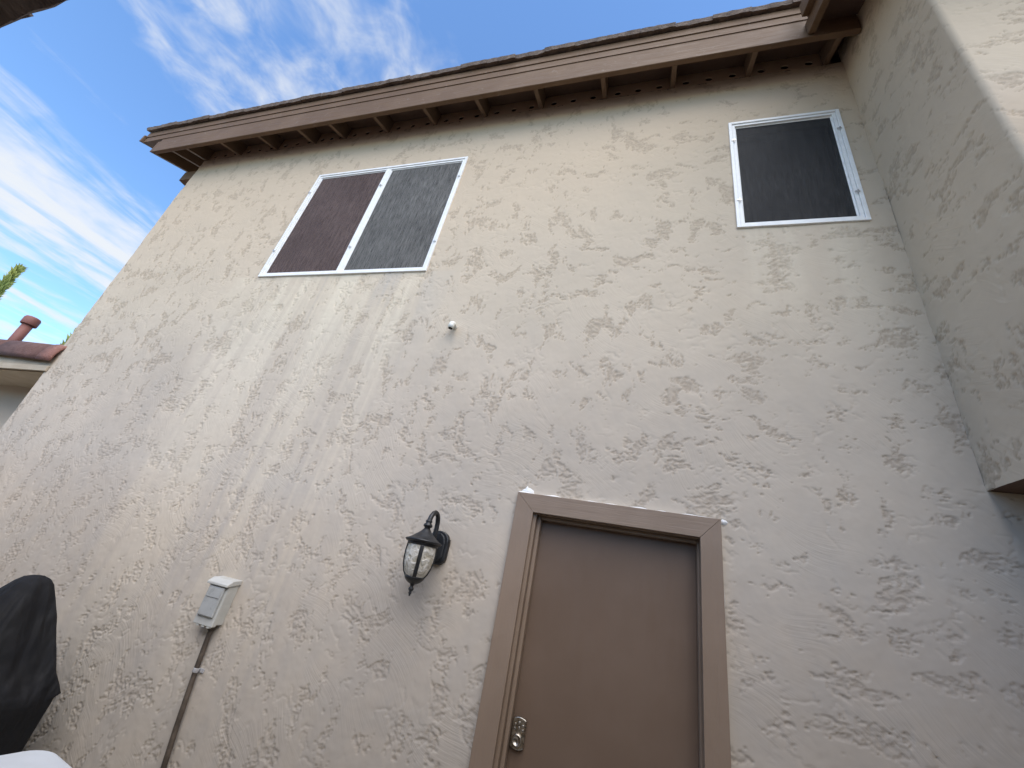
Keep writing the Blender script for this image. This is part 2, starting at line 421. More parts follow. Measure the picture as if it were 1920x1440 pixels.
def relief_sheet(name, material, us, vs_, place, seed, parent, keep=None, damp=None):
    """grid over (u,v) pushed in by the relief; place(u,v,depth)->x,y,z arrays"""
    U, V = np.meshgrid(us, vs_, indexing='ij')
    dep, torn, stroke, strokes = stucco_relief(U, V, seed)
    if damp is not None: k = damp(U, V); dep = dep*k; torn = torn*k
    P = np.stack(place(U, V, dep), -1).reshape(-1, 3)
    nu, nv = len(us), len(vs_)
    ii, jj = np.meshgrid(np.arange(nu-1), np.arange(nv-1), indexing='ij')
    if keep is not None:
        k = keep((us[ii]+us[ii+1])/2, (vs_[jj]+vs_[jj+1])/2); ii = ii[k]; jj = jj[k]
    ii = ii.ravel(); jj = jj.ravel(); a = ii*nv+jj
    F = np.stack((a, a+nv, a+nv+1, a+1), -1)
    me = bpy.data.meshes.new(name)
    me.vertices.add(len(P)); me.vertices.foreach_set('co', P.astype(np.float32).ravel())
    me.loops.add(F.size); me.loops.foreach_set('vertex_index', F.astype(np.int32).ravel())
    me.polygons.add(len(F)); me.polygons.foreach_set('loop_start', (np.arange(len(F))*4).astype(np.int32))
    me.polygons.foreach_set('use_smooth', np.ones(len(F), dtype=bool))
    me.update(calc_edges=True)
    at = me.attributes.new('torn', 'FLOAT', 'POINT'); at.data.foreach_set('value', torn.astype(np.float32).ravel())
    at = me.attributes.new('stroke', 'FLOAT', 'POINT'); at.data.foreach_set('value', stroke.astype(np.float32).ravel())
    at = me.attributes.new('strokes', 'FLOAT', 'POINT'); at.data.foreach_set('value', strokes.astype(np.float32).ravel())
    me.materials.append(M[material])
    o = bpy.data.objects.new(name, me); col.objects.link(o)
    if parent is not None: attach(o, parent)
    return o
LE = np.vectorize(left_edge)
xcuts = sorted([-5.9, W1[0], W1[1], DR[0], DR[1], W2[0], W2[1], XC]); zcuts = sorted([0, DR[3], W1[2], W2[2], W1[3], W2[3], WT])
def keep_wall(x, z):
    k = np.ones(x.shape, dtype=bool)
    for a, b_, c, d in (W1, W2, DR): k &= ~((x > a) & (x < b_) & (z > c) & (z < d))
    return k & ~((x > XC) & (z > ZS))
zq = np.linspace(0, WT, 60); lq = np.array([left_edge(q_) for q_ in zq])
def place_wall(x, z, dep):
    sh = (np.interp(z, zq, lq)+5.9)*np.clip((-4.2-x)/1.7, 0, 1)
    return x+sh, dep, z
zv = np.unique(np.concatenate((axis(sorted([0, DR[3], ZS, 2.8]), .0052), axis(sorted([2.8, W1[2], W2[2], 4.3]), .0074), axis(sorted([4.3, W1[3], W2[3], WT]), .0098))))
xv = np.unique(np.concatenate((axis([-5.9, W1[0], -3.2], .0088), axis(sorted([-3.2, W1[1], DR[0], DR[1], W2[0], W2[1], XC, 1.79]), .0060))))
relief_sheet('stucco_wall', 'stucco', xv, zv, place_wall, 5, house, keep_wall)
# reveals, rounded left corner, return wall, wall under the bay, back wall
wb = MB(); D = .16
for a, b_, c, d in (W1, W2, DR):
    wb.quad((a, 0, c), (a, D, c), (a, D, d), (a, 0, d)); wb.quad((b_, 0, c), (b_, 0, d), (b_, D, d), (b_, D, c))
    wb.quad((a, 0, d), (a, D, d), (b_, D, d), (b_, 0, d))
    if c > 0: wb.quad((a, 0, c), (b_, 0, c), (b_, D, c), (a, D, c))
zs = [WT*k/30 for k in range(31)]
for j in range(30):
    for k in range(6):
        def cp(z, q):
            th = math.pi/2*q/6; r = .045; xl = left_edge(z)+.012
            return (xl - r*math.sin(th), .002 + r*(1-math.cos(th)) + .003*mnoise.noise(Vector((1, q*.2, z*6))), z)
        wb.add([cp(zs[j], k), cp(zs[j+1], k), cp(zs[j+1], k+1), cp(zs[j], k+1)], [(0, 1, 2, 3)], True)
    xl0, xl1 = left_edge(zs[j])-.033, left_edge(zs[j+1])-.033
    wb.quad((xl0, .047, zs[j]), (xl1, .047, zs[j+1]), (xl1, 8.0, zs[j+1]), (xl0, 8.0, zs[j]))
wb.add([(-5.96, .02, WT), (-5.96, 8, WT), (-5.96, 4, WT+4*SL)], [(0, 1, 2)])
wb.quad((1.785, .001, 0), (5.5, .001, 0), (5.5, .001, ZS), (1.785, .001, ZS))
wb.quad((-5.9, 8, 0), (5.5, 8, 0), (5.5, 8, WT), (-5.9, 8, WT)); wb.quad((5.5, YB, 0), (5.5, 8, 0), (5.5, 8, WT), (5.5, YB, WT))
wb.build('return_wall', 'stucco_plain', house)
# upper bay: side wall, rounded corner and front in one sheet, then its underside
r = .026; ztop = 6.5; arc = r*math.pi/2; ys_ = -YB - r
def place_bay(u_, z, dep):
    th = np.clip((u_-ys_)/r, 0, math.pi/2)
    x = XC + r*(1-np.cos(th)) + np.maximum(u_-ys_-arc, 0); y = -np.minimum(u_, ys_) - r*np.sin(th)
    return x + dep*np.cos(th), y + dep*np.sin(th), z
ub = np.concatenate((axis([-.012, ys_], .0075), axis([ys_, ys_+arc], .0045)[1:], axis([ys_+arc, ys_+arc+1.2], .0075)[1:], axis([ys_+arc+1.2, ys_+arc+4.0], .1)[1:]))
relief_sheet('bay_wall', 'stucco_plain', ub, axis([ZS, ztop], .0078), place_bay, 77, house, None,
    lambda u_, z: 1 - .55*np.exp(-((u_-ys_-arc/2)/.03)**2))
bb = MB(); bb.add([(XC+.002, 0.02, ZS+.003), (XC+.002, YB+r, ZS+.003), (XC+r, YB+.003, ZS+.003), (5.5, YB+.003, ZS+.003), (5.5, .02, ZS+.003)], [(0, 1, 2, 3, 4)])
bb.build('bay_underside', 'soffit_paint', house)
pw = MB(); pw.box(2.15, 2.35, -3.4, YB-.01, 0, 4.3); pw.box(1.80, 2.0, YB+.02, -.002, 0, ZS-.002); pw.build('added_shade_wall', 'stucco_plain', house)  # unseen walls, added to shade the wall's right side and the bay recess

# roof structure
XL = -6.44                                   # left end of the eave
zdeck = lambda y: 6.285 + SL*y               # underside of the roof boards
d = MB()
d.add([(XL, -.28, zdeck(-.28)), (5.6, -.28, zdeck(-.28)), (5.6, 4, zdeck(4)), (XL, 4, zdeck(4)),
       (XL, -.28, zdeck(-.28)+.02), (5.6, -.28, zdeck(-.28)+.02), (5.6, 4, zdeck(4)+.02), (XL, 4, zdeck(4)+.02)],
      [(0, 3, 2, 1), (4, 5, 6, 7), (0, 1, 5, 4), (1, 2, 6, 5), (2, 3, 7, 6), (3, 0, 4, 7)])
d.add([(XL, 4, zdeck(4)), (5.6, 4, zdeck(4)), (5.6, 8.4, zdeck(-.4)), (XL, 8.4, zdeck(-.4))], [(0, 1, 2, 3)])
d.build('roof_deck', 'soffit_paint', house)
# deck carried on over the bay, sloping down towards the front
e = MB(); XB = 1.19
e.add([(XB, -.30, zdeck(-.30)), (5.6, -.30, zdeck(-.30)), (5.6, -1.4, zdeck(-1.4)), (XB, -1.4, zdeck(-1.4)),
       (XB, -.30, zdeck(-.30)+.03), (5.6, -.30, zdeck(-.30)+.03), (5.6, -1.4, zdeck(-1.4)+.03), (XB, -1.4, zdeck(-1.4)+.03)],
      [(0, 1, 2, 3), (4, 7, 6, 5), (0, 4, 5, 1), (1, 5, 6, 2), (2, 6, 7, 3), (3, 7, 4, 0)])
e.build('bay_roof_deck', 'soffit_paint', house)
# fascia: lower board, moulding, upper board
f = MB(); f.box(XL, XC-.01, -.30, -.255, 5.932, 6.25); f.build('fascia_board', 'eave_paint', house, .006)
f = MB(); f.box(XL-.38, XB-.02, -.3075, -.3003, 6.203, 6.33); f.build('eave_moulding', 'eave_paint', house, .003)
f = MB(); f.box(XL-.40, XB-.02, -.317, -.3078, 6.303, 6.405); f.build('upper_fascia_board', 'eave_paint', house, .003)
# barge board on the left rake and its trim
def sloped_box(x0, x1, y0, y1, zb, h):
    m_ = MB()
    m_.add([(x0, y0, zb(y0)), (x1, y0, zb(y0)), (x1, y1, zb(y1)), (x0, y1, zb(y1)), (x0, y0, zb(y0)+h), (x1, y0, zb(y0)+h), (x1, y1, zb(y1)+h), (x0, y1, zb(y1)+h)],
           [(0, 3, 2, 1), (4, 5, 6, 7), (0, 1, 5, 4), (1, 2, 6, 5), (2, 3, 7, 6), (3, 0, 4, 7)])
    return m_
sloped_box(XL-.045, XL-.003, -.30, 4.0, lambda y: 6.07+SL*y, .22).build('barge_board', 'eave_paint', house, .005)
sloped_box(XL-.08, XL-.048, -.25, 4.0, lambda y: 6.31+SL*y, .03).build('rake_lath', 'soffit_paint', house)
sloped_box(XL-.395, XL-.05, -.2995, 4.0, lambda y: 6.345+SL*y, .02).build('rake_soffit', 'soffit_paint', house)
sloped_box(XL-.43, XL-.397, -.335, 4.0, lambda y: 6.345+SL*y, .13).build('barge_trim', 'eave_paint', house, .005)
# rake of the bay roof
sloped_box(XB-.05, XB, -1.5, -.303, lambda y: 6.095+SL*y, .17).build('bay_barge_board', 'eave_paint', house, .005)
sloped_box(XB-.10, XB-.053, -1.5, -.375, lambda y: 6.25+SL*y, .18).build('bay_barge_trim', 'eave_paint', house, .005)
# rafters
rx = [-5.905, -5.29, -4.66, -4.05, -3.59, -2.985, -2.36, -1.755, -1.13, -.485, .14, .77, 1.36]
for x in rx:
    sloped_box(x, x+.042, -.2545, .5, lambda y: 6.083+SL*y, .20).build('rafter', 'rafter_paint', house, .003)
sloped_box(-6.20, -6.16, -.2545, 3.9, lambda y: 6.10+SL*y, .183).build('fly_rafter', 'rafter_paint', house, .003)
# vent blocking between rafters, three drilled holes each
def vent_block(x0, x1):
    m_ = MB(); z0, z1 = WT+.0, 6.288; n = 3; hr = .030; zc_ = 6.152; wdt = (x1-x0)/n; y = .004
    S = 24
    for k in range(n):
        a, b_ = x0+k*wdt, x0+(k+1)*wdt
        cx = (a+b_)/2 if n == 1 else (a+b_)/2
        ring = []; outer = []
        hx, hz0, hz1 = wdt/2, zc_-z0, z1-zc_
        for i in range(S):
            th = 2*math.pi*i/S; c_, s_ = math.cos(th), math.sin(th)
            ring.append((cx+hr*c_, y, zc_+hr*s_))
            tx = hx/abs(c_) if abs(c_) > 1e-6 else 9; tz = (hz1 if s_ > 0 else hz0)/abs(s_) if abs(s_) > 1e-6 else 9
            q = min(tx, tz); outer.append((cx+q*c_, y, zc_+q*s_))
        for dx_, dz_ in ((hx, hz1), (-hx, hz1), (-hx, -hz0), (hx, -hz0)):      # snap one ray to each cell corner
            th = math.atan2(dz_, dx_) % (2*math.pi); outer[int(round(th/(2*math.pi)*S)) % S] = (cx+dx_, y, zc_+dz_)
        back = [(p[0], .012, p[2]) for p in ring]
        m_.add(ring+outer+back, [(i, (i+1) % S, S+(i+1) % S, S+i) for i in range(S)] + [(i, 2*S+i, 2*S+(i+1) % S, (i+1) % S) for i in range(S)])
    return m_
ends = [-5.86] + rx[1:]
for a, b_ in zip([x+.042 for x in rx[:-1]], rx[1:]):
    vent_block(a, b_).build('vent_block', 'vent_paint', house)
# dark attic space closed behind the vents
a_ = MB(); a_.box(-5.88, 5.4, .30, .32, WT-.1, 6.6); a_.quad((-5.88, 0.0, WT+.001), (XC, 0.0, WT+.001), (XC, .3, WT+.001), (-5.88, .3, WT+.001))
a_.build('attic_wall', 'hole_dark', house)
# outrigger beam end at the left corner
o_ = MB(); o_.box(-6.17, -5.86, .012, .10, 5.73, 5.90); o_.build('outrigger_beam', 'eave_paint', house, .006)

# roof tiles: thick flat concrete tiles, four courses
TW = .305
def tile_mesh(seed, length=.44, wd=TW-.0015, th=.042):
    rnd = random.Random(seed); m_ = MB(); n = 8; vs = []; fs = []
    for zz in (0, 1):
        for yy in (0, 1):
            for i in range(n+1):
                x = wd*i/n
                jy = rnd.uniform(-.003, .003) if yy == 0 else 0
                jz = rnd.uniform(-.004, .004) if zz == 0 else rnd.uniform(-.0015, .0015)
                vs.append((x, jy + length*yy, th*zz + jz))
    k = n+1
    for i in range(n):
        fs += [(i, i+1, k+i+1, k+i), (2*k+i, 3*k+i, 3*k+i+1, 2*k+i+1), (i, 2*k+i, 2*k+i+1, i+1), (k+i, k+i+1, 3*k+i+1, 3*k+i)]
    fs += [(0, k, 3*k, 2*k), (n, 2*k+n, 3*k+n, k+n)]
    m_.add(vs, fs); return m_
protos = []
def place_tile(parent, x, y, z, slope, k, material, name='roof_tile', flip=1):
    key = (k, material)
    me = tile_cache.get(key)
    if me is None:
        o = tile_mesh(k).build(name, material); me = o.data; tile_cache[key] = me
    else:
        o = bpy.data.objects.new(name, me); col.objects.link(o)
    o.location = (x, y, z); o.rotation_euler = (math.atan(slope)+random.uniform(-.008, .008), random.uniform(-.006, .006), random.uniform(-.008, .008) + (math.pi if flip < 0 else 0))
    o.parent = parent; o.location = Vector(o.location) - wloc(parent)
    return o
tile_cache = {}
for row in range(4):
    y0 = -.352 + row*.33; x = XL - .42 + (0 if row % 2 == 0 else TW/2)
    while x < XB - .06:
        place_tile(house, x, y0 + random.uniform(-.008, .008), 6.408 + SL*(y0+.352) + .012*(row > 0), SL*.93, random.randrange(9), 'concrete_tile')
        x += TW
bt = MB(); bt.prism_x([(-.341, 6.414), (-.341, 6.449), (.9, 6.462+SL*1.215), (.9, 6.418+SL*1.215)], XL-.41, XB-.06); bt.build('tile_batten', 'concrete_tile', house)
rf = MB(); y0, y1 = .9, 4.0
rf.quad((XL-.1, y0, 6.49+SL*(y0+.36)), (5.6, y0, 6.49+SL*(y0+.36)), (5.6, y1, 6.49+SL*(y1+.36)), (XL-.1, y1, 6.49+SL*(y1+.36)))
rf.build('roof_covering', 'concrete_tile', house)

# ------------------------------------------------------------------ windows
def rect_frame(x0, x1, z0, z1, wd, y0, y1, skip=()):
    m_ = MB()
    m_.box(x0, x0+wd, y0, y1, z0, z1); m_.box(x1-wd, x1, y0, y1, z0, z1)
    m_.box(x0+wd, x1-wd, y0, y1, z0, z0+wd); m_.box(x0+wd, x1-wd, y0, y1, z1-wd, z1)
    return m_
def clip(x, z, y, parent):
    m_ = MB(); m_.box(x-.016, x+.012, y-.006, y, z-.004, z+.004); m_.box(x-.004, x+.004, y-.010, y-.0061, z-.010, z+.010)
    return m_.build('screen_clip', 'steel', parent)
def window(bounds, divided, screens, backs):
    x0, x1, z0, z1 = bounds
    fr = rect_frame(x0-.004, x1+.004, z0-.004, z1+.004, .024, -.014, .10).build('window', 'window_white', house, .002)
    yi = -.006
    inner = rect_frame(x0+.0215, x1-.0215, z0+.0215, z1-.0215, .022, yi, .10).build('inner_frame', 'window_white', fr, .002)
    spans = [(x0+.045, x1-.045)]
    if divided:
        xm = (x0+x1)/2 + .012
        mm = MB(); mm.box(xm-.030, xm-.004, -.008, .10, z0+.024, z1-.024); mm.box(xm-.0035, xm+.030, -.005, .10, z0+.024, z1-.024)
        mm.build('mullion', 'window_white', fr, .003)
        spans = [(x0+.045, xm-.032), (xm+.032, x1-.045)]
    ys = .010 if divided else .016
    for (a, b_), sm, bk in zip(spans, screens, backs):
        rect_frame(a-.004, b_+.004, z0+.041, z1-.041, .012, ys-.006, ys+.004).build('screen_frame', 'window_white', fr, .002)
        s_ = MB(); s_.box(a+.007, b_-.007, ys-.002, ys, z0+.052, z1-.052); s_.build('solar_screen', sm, fr)
        p_ = MB(); p_.box(a-.002, b_+.002, .085, .089, z0+.044, z1-.044); p_.build('pane', 'window_glass', fr)
        c_ = MB(); n = 40; pr = []
        for i in range(n+1): pr.append((a + (b_-a)*i/n, .20 + .018*math.sin(i*1.9)))
        for i in range(n): c_.add([(pr[i][0], pr[i][1], z0), (pr[i+1][0], pr[i+1][1], z0), (pr[i+1][0], pr[i+1][1], z1), (pr[i][0], pr[i][1], z1)], [(0, 1, 2, 3)], True)
        c_.build('curtain', bk, fr)
    # dark room behind
    rb = MB(); rb.box(x0-.05, x1+.05, .161, .5, z0-.05, z1+.05); rb.f = [q for q in rb.f]; 
    del rb.f[2]; del rb.sm[2]
    rb.build('room_behind', 'hole_dark', fr)
    for zz in (z0 + (z1-z0)*.22, z0 + (z1-z0)*.80):
        if divided:
            clip(x0+.012, zz, -.0142, fr); clip((x0+x1)/2+.012, zz, -.0082, fr); clip(x1-.012, zz, -.0142, fr)
        else:
            clip(x0+.026, zz, -.0142, fr); clip(x1-.026, zz, -.0142, fr)
    return fr
w1 = window(W1, True, ('screen_brown', 'screen_grey'), ('curtain', 'blind'))
tag(w1, 'wide white framed window, brown screen on its left, grey on its right')
w2 = window(W2, False, ('screen_black',), ('blind',))
tag(w2, 'single white framed window with near black screen beside the bay wall')

# ------------------------------------------------------------------ door
YD = .075
dm = MB(); dm.box(-.478, .318, YD, YD+.045, .02, 2.030); door = dm.build('door', 'door_paint', house, .003)
tag(door, 'flat brown painted door leaf with keypad lock')
# jambs and stop mouldings
jm = MB(); jm.box(-.533, -.497, -.002, .155, 0, 2.060); jm.build('door_jamb', 'trim_v', house, .003)
jm = MB(); jm.box(.334, .343, -.002, .155, 0, 2.060); jm.build('door_jamb', 'trim_v', house, .003)
jm = MB(); jm.box(-.4965, .3335, -.002, .155, 2.044, 2.060); jm.build('door_head', 'trim_h', house, .003)
jm = MB(); jm.box(-.4968, -.476, .030, .074, 0, 2.0435); jm.build('door_stop', 'trim_v', house, .004)
jm = MB(); jm.box(.316, .3337, .030, .074, 0, 2.0435); jm.build('door_stop', 'trim_v', house, .004)
jm = MB(); jm.box(-.4758, .3158, .030, .074, 2.026, 2.0437); jm.build('door_stop', 'trim_h', house, .004)
# face trim, mitred
xo0, xo1, xi0, xi1, zo, zi, yt = -.6175, .4175, -.514, .323, 2.1465, 2.047, -.030
def trim(poly, name, mt):
    m_ = MB(); m_.prism_y(poly, yt, -.0015); return m_.build(name, mt, house, .0015)
trim([(xo0, .0), (xi0, .0), (xi0, zi), (xo0, zo)], 'door_trim', 'trim_v')
trim([(xi1, .0), (xo1, .0), (xo1, zo), (xi1, zi)], 'door_trim', 'trim_v')
trim([(xo0+.001, zo), (xi0+.001, zi+.0006), (xi1-.001, zi+.0006), (xo1-.001, zo)], 'door_trim', 'trim_h')
# caulk bead round the trim
rc = random.Random(3)
def bead(p0, p1, n, wmax, wmin):
    """ragged strip of caulk on the wall beside the trim"""
    m_ = MB(); P0, P1 = Vector(p0), Vector(p1); d_ = (P1-P0)/n
    out = Vector((0, 0, 1)) if abs(d_.x) > abs(d_.z) else Vector((1, 0, 0))
    a = []; b2 = []; c2 = []
    for i in range(n+1):
        wv = wmin + (wmax-wmin)*max(0, mnoise.noise(Vector((i*.22, p0[0]*3, p0[2])))*1.2+.35)
        p = P0 + d_*i; a.append((p.x, -.026, p.z)); q = p + out*wv*.5; b2.append((q.x, -.014, q.z)); q = p + out*wv; c2.append((q.x, .001, q.z))
    for i in range(n):
        m_.add([a[i], a[i+1], b2[i+1], b2[i]], [(0, 1, 2, 3)], True); m_.add([b2[i], b2[i+1], c2[i+1], c2[i]], [(0, 1, 2, 3)], True)
    return m_
bd = bead((xo0, 0, zo+.0005), (xo1, 0, zo+.0005), 60, .014, .003)
def blob(cx, cz, rx_, rz_, h):
    vs = [(cx, -h, cz)]; n = 14; fs = []
    for ring, (fr_, hh) in enumerate(((.55, .75), (1.0, 0.0))):
        for i in range(n):
            th = 2*math.pi*i/n; k = fr_*(1+.45*mnoise.noise(Vector((math.cos(th)*1.4+cx*9, math.sin(th)*1.4, ring))))
            vs.append((cx+rx_*k*math.cos(th), -h*hh+(.002 if ring else 0), cz+rz_*k*math.sin(th)))
    for i in range(n): fs += [(0, 1+i, 1+(i+1) % n), (1+i, 1+n+i, 1+n+(i+1) % n, 1+(i+1) % n)]
    bd.add(vs, fs, True)
blob(-.565, 2.160, .034, .020, .010); blob(-.575, 2.172, .010, .016, .006); blob(.434, 2.140, .017, .012, .008)
bd2 = bead((xo1+.0005, 0, .3), (xo1+.0005, 0, 2.14), 90, .007, .002); bd.v_ = None
o0 = len(bd.v); bd.v += bd2.v; bd.f += [tuple(i+o0 for i in q) for q in bd2.f]; bd.sm += bd2.sm
cb = bd.build('caulk', 'caulk', house); tag(cb, 'ragged white caulk bead along the top of the door trim')
# keypad lock
def plate_poly(x0, x1, z0, z1, bow, n=8):
    p = []
    for i in range(n+1): u_ = i/n; p.append((x0+(x1-x0)*u_, z0 - bow*(1-(2*u_-1)**2)))
    for i in range(n+1): u_ = i/n; p.append((x1-(x1-x0)*u_, z1 + bow*(1-(2*u_-1)**2)))
    return p
lx0, lx1, lz0, lz1 = -.472, -.408, 1.038, 1.140
m_ = MB(); m_.prism_y(plate_poly(lx0, lx1, lz0, lz1, .009), YD-.018, YD-.001); m_.build('lock_plate', 'nickel', door, .004)
def disc(cx, cz, r_, y0, y1, name, mt, bev=.002, seg=24):
    q = MB(); q.prism_y([(cx+r_*math.cos(2*math.pi*i/seg), cz+r_*math.sin(2*math.pi*i/seg)) for i in range(seg)], y0, y1)
    return q.build(name, mt, door, bev)
lcx = (lx0+lx1)/2; cyz = 1.066
q = MB(); S = 28
prof = [(.0245, YD-.0185), (.0245, YD-.026), (.0205, YD-.034), (.0175, YD-.034), (.0165, YD-.029), (0.0005, YD-.029)]
vs = []; fs = []
for j, (rr_, yy) in enumerate(prof):
    for i in range(S): th = 2*math.pi*i/S; vs.append((lcx+rr_*math.cos(th), yy, cyz+rr_*math.sin(th)))
for j in range(len(prof)-1):
    for i in range(S): fs.append((j*S+i, j*S+(i+1) % S, (j+1)*S+(i+1) % S, (j+1)*S+i))
q.add(vs, fs, True); q.build('lock_cylinder', 'nickel', door)
kh = MB(); kh.box(lcx-.0012, lcx+.0012, YD-.0305, YD-.0292, cyz-.012, cyz-.002); kh.build('keyhole', 'hole_dark', door)
for bx_, bz_ in ((-.018, 1.118), (0, 1.127), (.018, 1.118), (-.019, 1.102), (0, 1.108), (.019, 1.102)):
    disc(lcx+bx_, bz_, .0056, YD-.0225, YD-.0183, 'key_button', 'steel', .0015, 14)

# ------------------------------------------------------------------ wall lantern
LX, LY = -1.036, -.172
lan = thing('wall_lantern', 'black gooseneck wall lantern with rippled amber glass left of the brown door', 'lantern', (LX, 0, 1.535))
LPX = -1.022
def arch(hw, z0, z1, n=10):
    p = [(LPX-hw*.55, z0), (LPX+hw*.55, z0), (LPX+hw, z0+.022), (LPX+hw, z1-.05)]
    for i in range(1, n): a = math.pi*i/n; p.append((LPX+hw*.92*math.cos(a), z1-.042+.042*math.sin(a)))
    p += [(LPX-hw, z1-.05), (LPX-hw, z0+.022)]
    return p
q = MB(); q.prism_y(arch(.062, 1.698, 1.872), -.030, .004); q.build('back_plate', 'lantern_metal', lan, .005)
q = MB(); q.prism_y(arch(.048, 1.712, 1.860), -.042, -.0302); q.build('back_plate_rim', 'lantern_metal', lan, .006)
for k in range(16):
    q = MB(); zz = 1.732 + k*.0065; q.box(LPX+.0615, LPX+.0655, -.028, -.004, zz, zz+.0035); q.build('bead_rib', 'lantern_metal', lan)
# gooseneck arm
arm = []
for (yy, zz) in [(-.042, 1.806), (-.068, 1.806), (-.078, 1.815), (-.081, 1.84), (-.081, 1.875), (-.084, 1.905), (-.095, 1.932), (-.112, 1.947), (-.131, 1.950), (-.150, 1.940), (-.164, 1.921), (-.171, 1.900), (-.172, 1.885)]:
    arm.append(((LPX + (LX-LPX)*(-yy-.04)/.132), yy, zz))
q = MB(); q.tube(arm, [.0125, .0125, .0135, .0135, .0132, .013, .0128, .0128, .0128, .0128, .013, .0135, .0145], 12); q.build('arm', 'lantern_metal', lan)
q = MB(); q.lathe([(.002, 1.800), (.016, 1.804), (.019, 1.810), (.014, 1.817), (.012, 1.822), (.002, 1.823)], 16, (arm[3][0], arm[3][1]), True); q.build('arm_collar', 'lantern_metal', lan)
q = MB(); q.lathe([(.016, 1.850), (.018, 1.855), (.015, 1.861), (.023, 1.866), (.025, 1.872), (.022, 1.879), (.015, 1.884), (.018, 1.891), (.018, 1.897), (.012, 1.903), (.002, 1.904)], 18, (LX, LY)); q.build('neck_ball', 'lantern_metal', lan)
q = MB(); q.lathe([(.090, 1.782), (.097, 1.789), (.098, 1.793), (.084, 1.799), (.070, 1.807), (.057, 1.817), (.055, 1.819), (.041, 1.830), (.027, 1.842), (.022, 1.850), (.014, 1.856), (.002, 1.857)], 32, (LX, LY)); q.build('cap', 'lantern_metal', lan)
glass = [(.0735, 1.781), (.0755, 1.765), (.0765, 1.735), (.0745, 1.700), (.069, 1.668), (.058, 1.638), (.044, 1.618)]
q = MB(); q.lathe(glass, 28, (LX, LY), False); q.build('glass_shade', 'lantern_glass', lan)
for k in range(4):
    a = R(-64 + 90*k); q = MB(); ca, sa = math.cos(a), math.sin(a); vs = []; fs = []
    for j, (r0, zz) in enumerate(glass):
        for dr, dw in ((-.001, -.0098), (.005, -.0098), (.005, .0098), (-.001, .0098)):
            rr_ = r0+dr; vs.append((LX + rr_*ca - dw*sa, LY + rr_*sa + dw*ca, zz))
    for j in range(len(glass)-1):
        for i in range(4): fs.append((j*4+i, j*4+(i+1) % 4, (j+1)*4+(i+1) % 4, (j+1)*4+i))
    q.add(vs, fs); q.build('cage_rib', 'lantern_metal', lan, .0015)
q = MB(); q.lathe([(.0775, 1.768), (.0815, 1.770), (.0815, 1.784), (.0775, 1.786)], 32, (LX, LY), False); q.build('top_ring', 'lantern_metal', lan)
q = MB(); q.lathe([(.049, 1.622), (.051, 1.617), (.046, 1.608), (.035, 1.597), (.022, 1.590), (.012, 1.586), (.010, 1.580), (.008, 1.575), (.013, 1.568), (.014, 1.562), (.009, 1.556), (.006, 1.552), (.009, 1.548), (.007, 1.542), (.004, 1.540), (.0055, 1.537), (.003, 1.533), (.0005, 1.532)], 20, (LX, LY)); q.build('bottom_finial', 'lantern_metal', lan)
# bulb inside
q = MB(); q.lathe([(.004, 1.775), (.013, 1.772), (.014, 1.745), (.018, 1.735), (.027, 1.715), (.028, 1.702), (.022, 1.688), (.010, 1.680), (.001, 1.679)], 16, (LX, LY)); q.build('bulb', 'pvc', lan)

# ------------------------------------------------------------------ outdoor electrical box
eb = thing('electrical_box', 'grey weatherproof electrical box with lidded cover and brown conduit below', 'electrical box', (-2.305, 0, .0))
X0, X1 = -2.385, -2.238
q = MB(); q.prism_x([(.002, 1.158), (-.040, 1.158), (-.040, 1.150), (-.068, 1.146), (-.068, 1.356), (.002, 1.372)], X0, X1); q.build('enclosure', 'box_plastic', eb, .004)
q = MB(); q.box(X0+.014, X1-.014, -.082, -.0685, 1.192, 1.348); q.build('cover_door', 'box_door', eb, .006)
q = MB(); q.box(X0+.022, X1-.022, -.0855, -.0822, 1.290, 1.336); q.build('cover_ridge', 'box_door', eb, .0015)
q = MB(); q.prism_x([(.002, 1.3725), (-.072, 1.3565), (-.090, 1.352), (-.090, 1.366), (-.060, 1.390), (.002, 1.398)], X0-.008, X1+.008); q.build('hood', 'box_plastic', eb, .004)
for k in range(3):
    q = MB(); q.box(X0+.03+.04*k, X0+.05+.04*k, -.066, -.050, 1.140, 1.1458); q.build('bottom_latch', 'box_plastic', eb)
q = MB(); q.tube([(-2.282, -.020, 1.157), (-2.280, -.020, 1.10), (-2.262, -.020, .94), (-2.225, -.020, .70), (-2.190, -.020, .52), (-2.17, -.020, .30), (-2.16, -.020, 0.0)], .0135, 12); q.build('conduit', 'conduit_metal', eb)
q = MB(); q.lathe([(.018, 1.125), (.018, 1.140), (.022, 1.141), (.022, 1.157)], 14, (-2.281, -.020)); q.build('conduit_fitting', 'conduit_metal', eb)
q = MB(); q.tube([(-2.2615, -.020, .928), (-2.2595, -.020, .948)], .0165, 12); q.box(-2.252, -2.222, -.006, -.0005, .928, .948); q.build('conduit_strap', 'strap_zinc', eb, .001)

# ------------------------------------------------------------------ pipe stub
ps = thing('pipe_stub', 'small off white plastic elbow pipe sticking out of the stucco below the wide window', 'pipe', (-1.335, 0, 3.27))
q = MB(); px_, pz_ = -1.330, 3.295
q.tube([(px_, .01, pz_), (px_, -.030, pz_)], .017, 14); q.build('pipe', 'pvc', ps)
q = MB(); pts = [(px_, -.030, pz_), (px_, -.048, pz_-.001), (px_, -.060, pz_-.010), (px_, -.064, pz_-.026), (px_, -.064, pz_-.052)]
q.tube(pts, .021, 14); q.build('elbow', 'pvc', ps)
q = MB(); q.tube([(px_, -.064, pz_-.0525), (px_, -.064, pz_-.0535)], .016, 14); q.build('opening', 'hole_dark', ps)

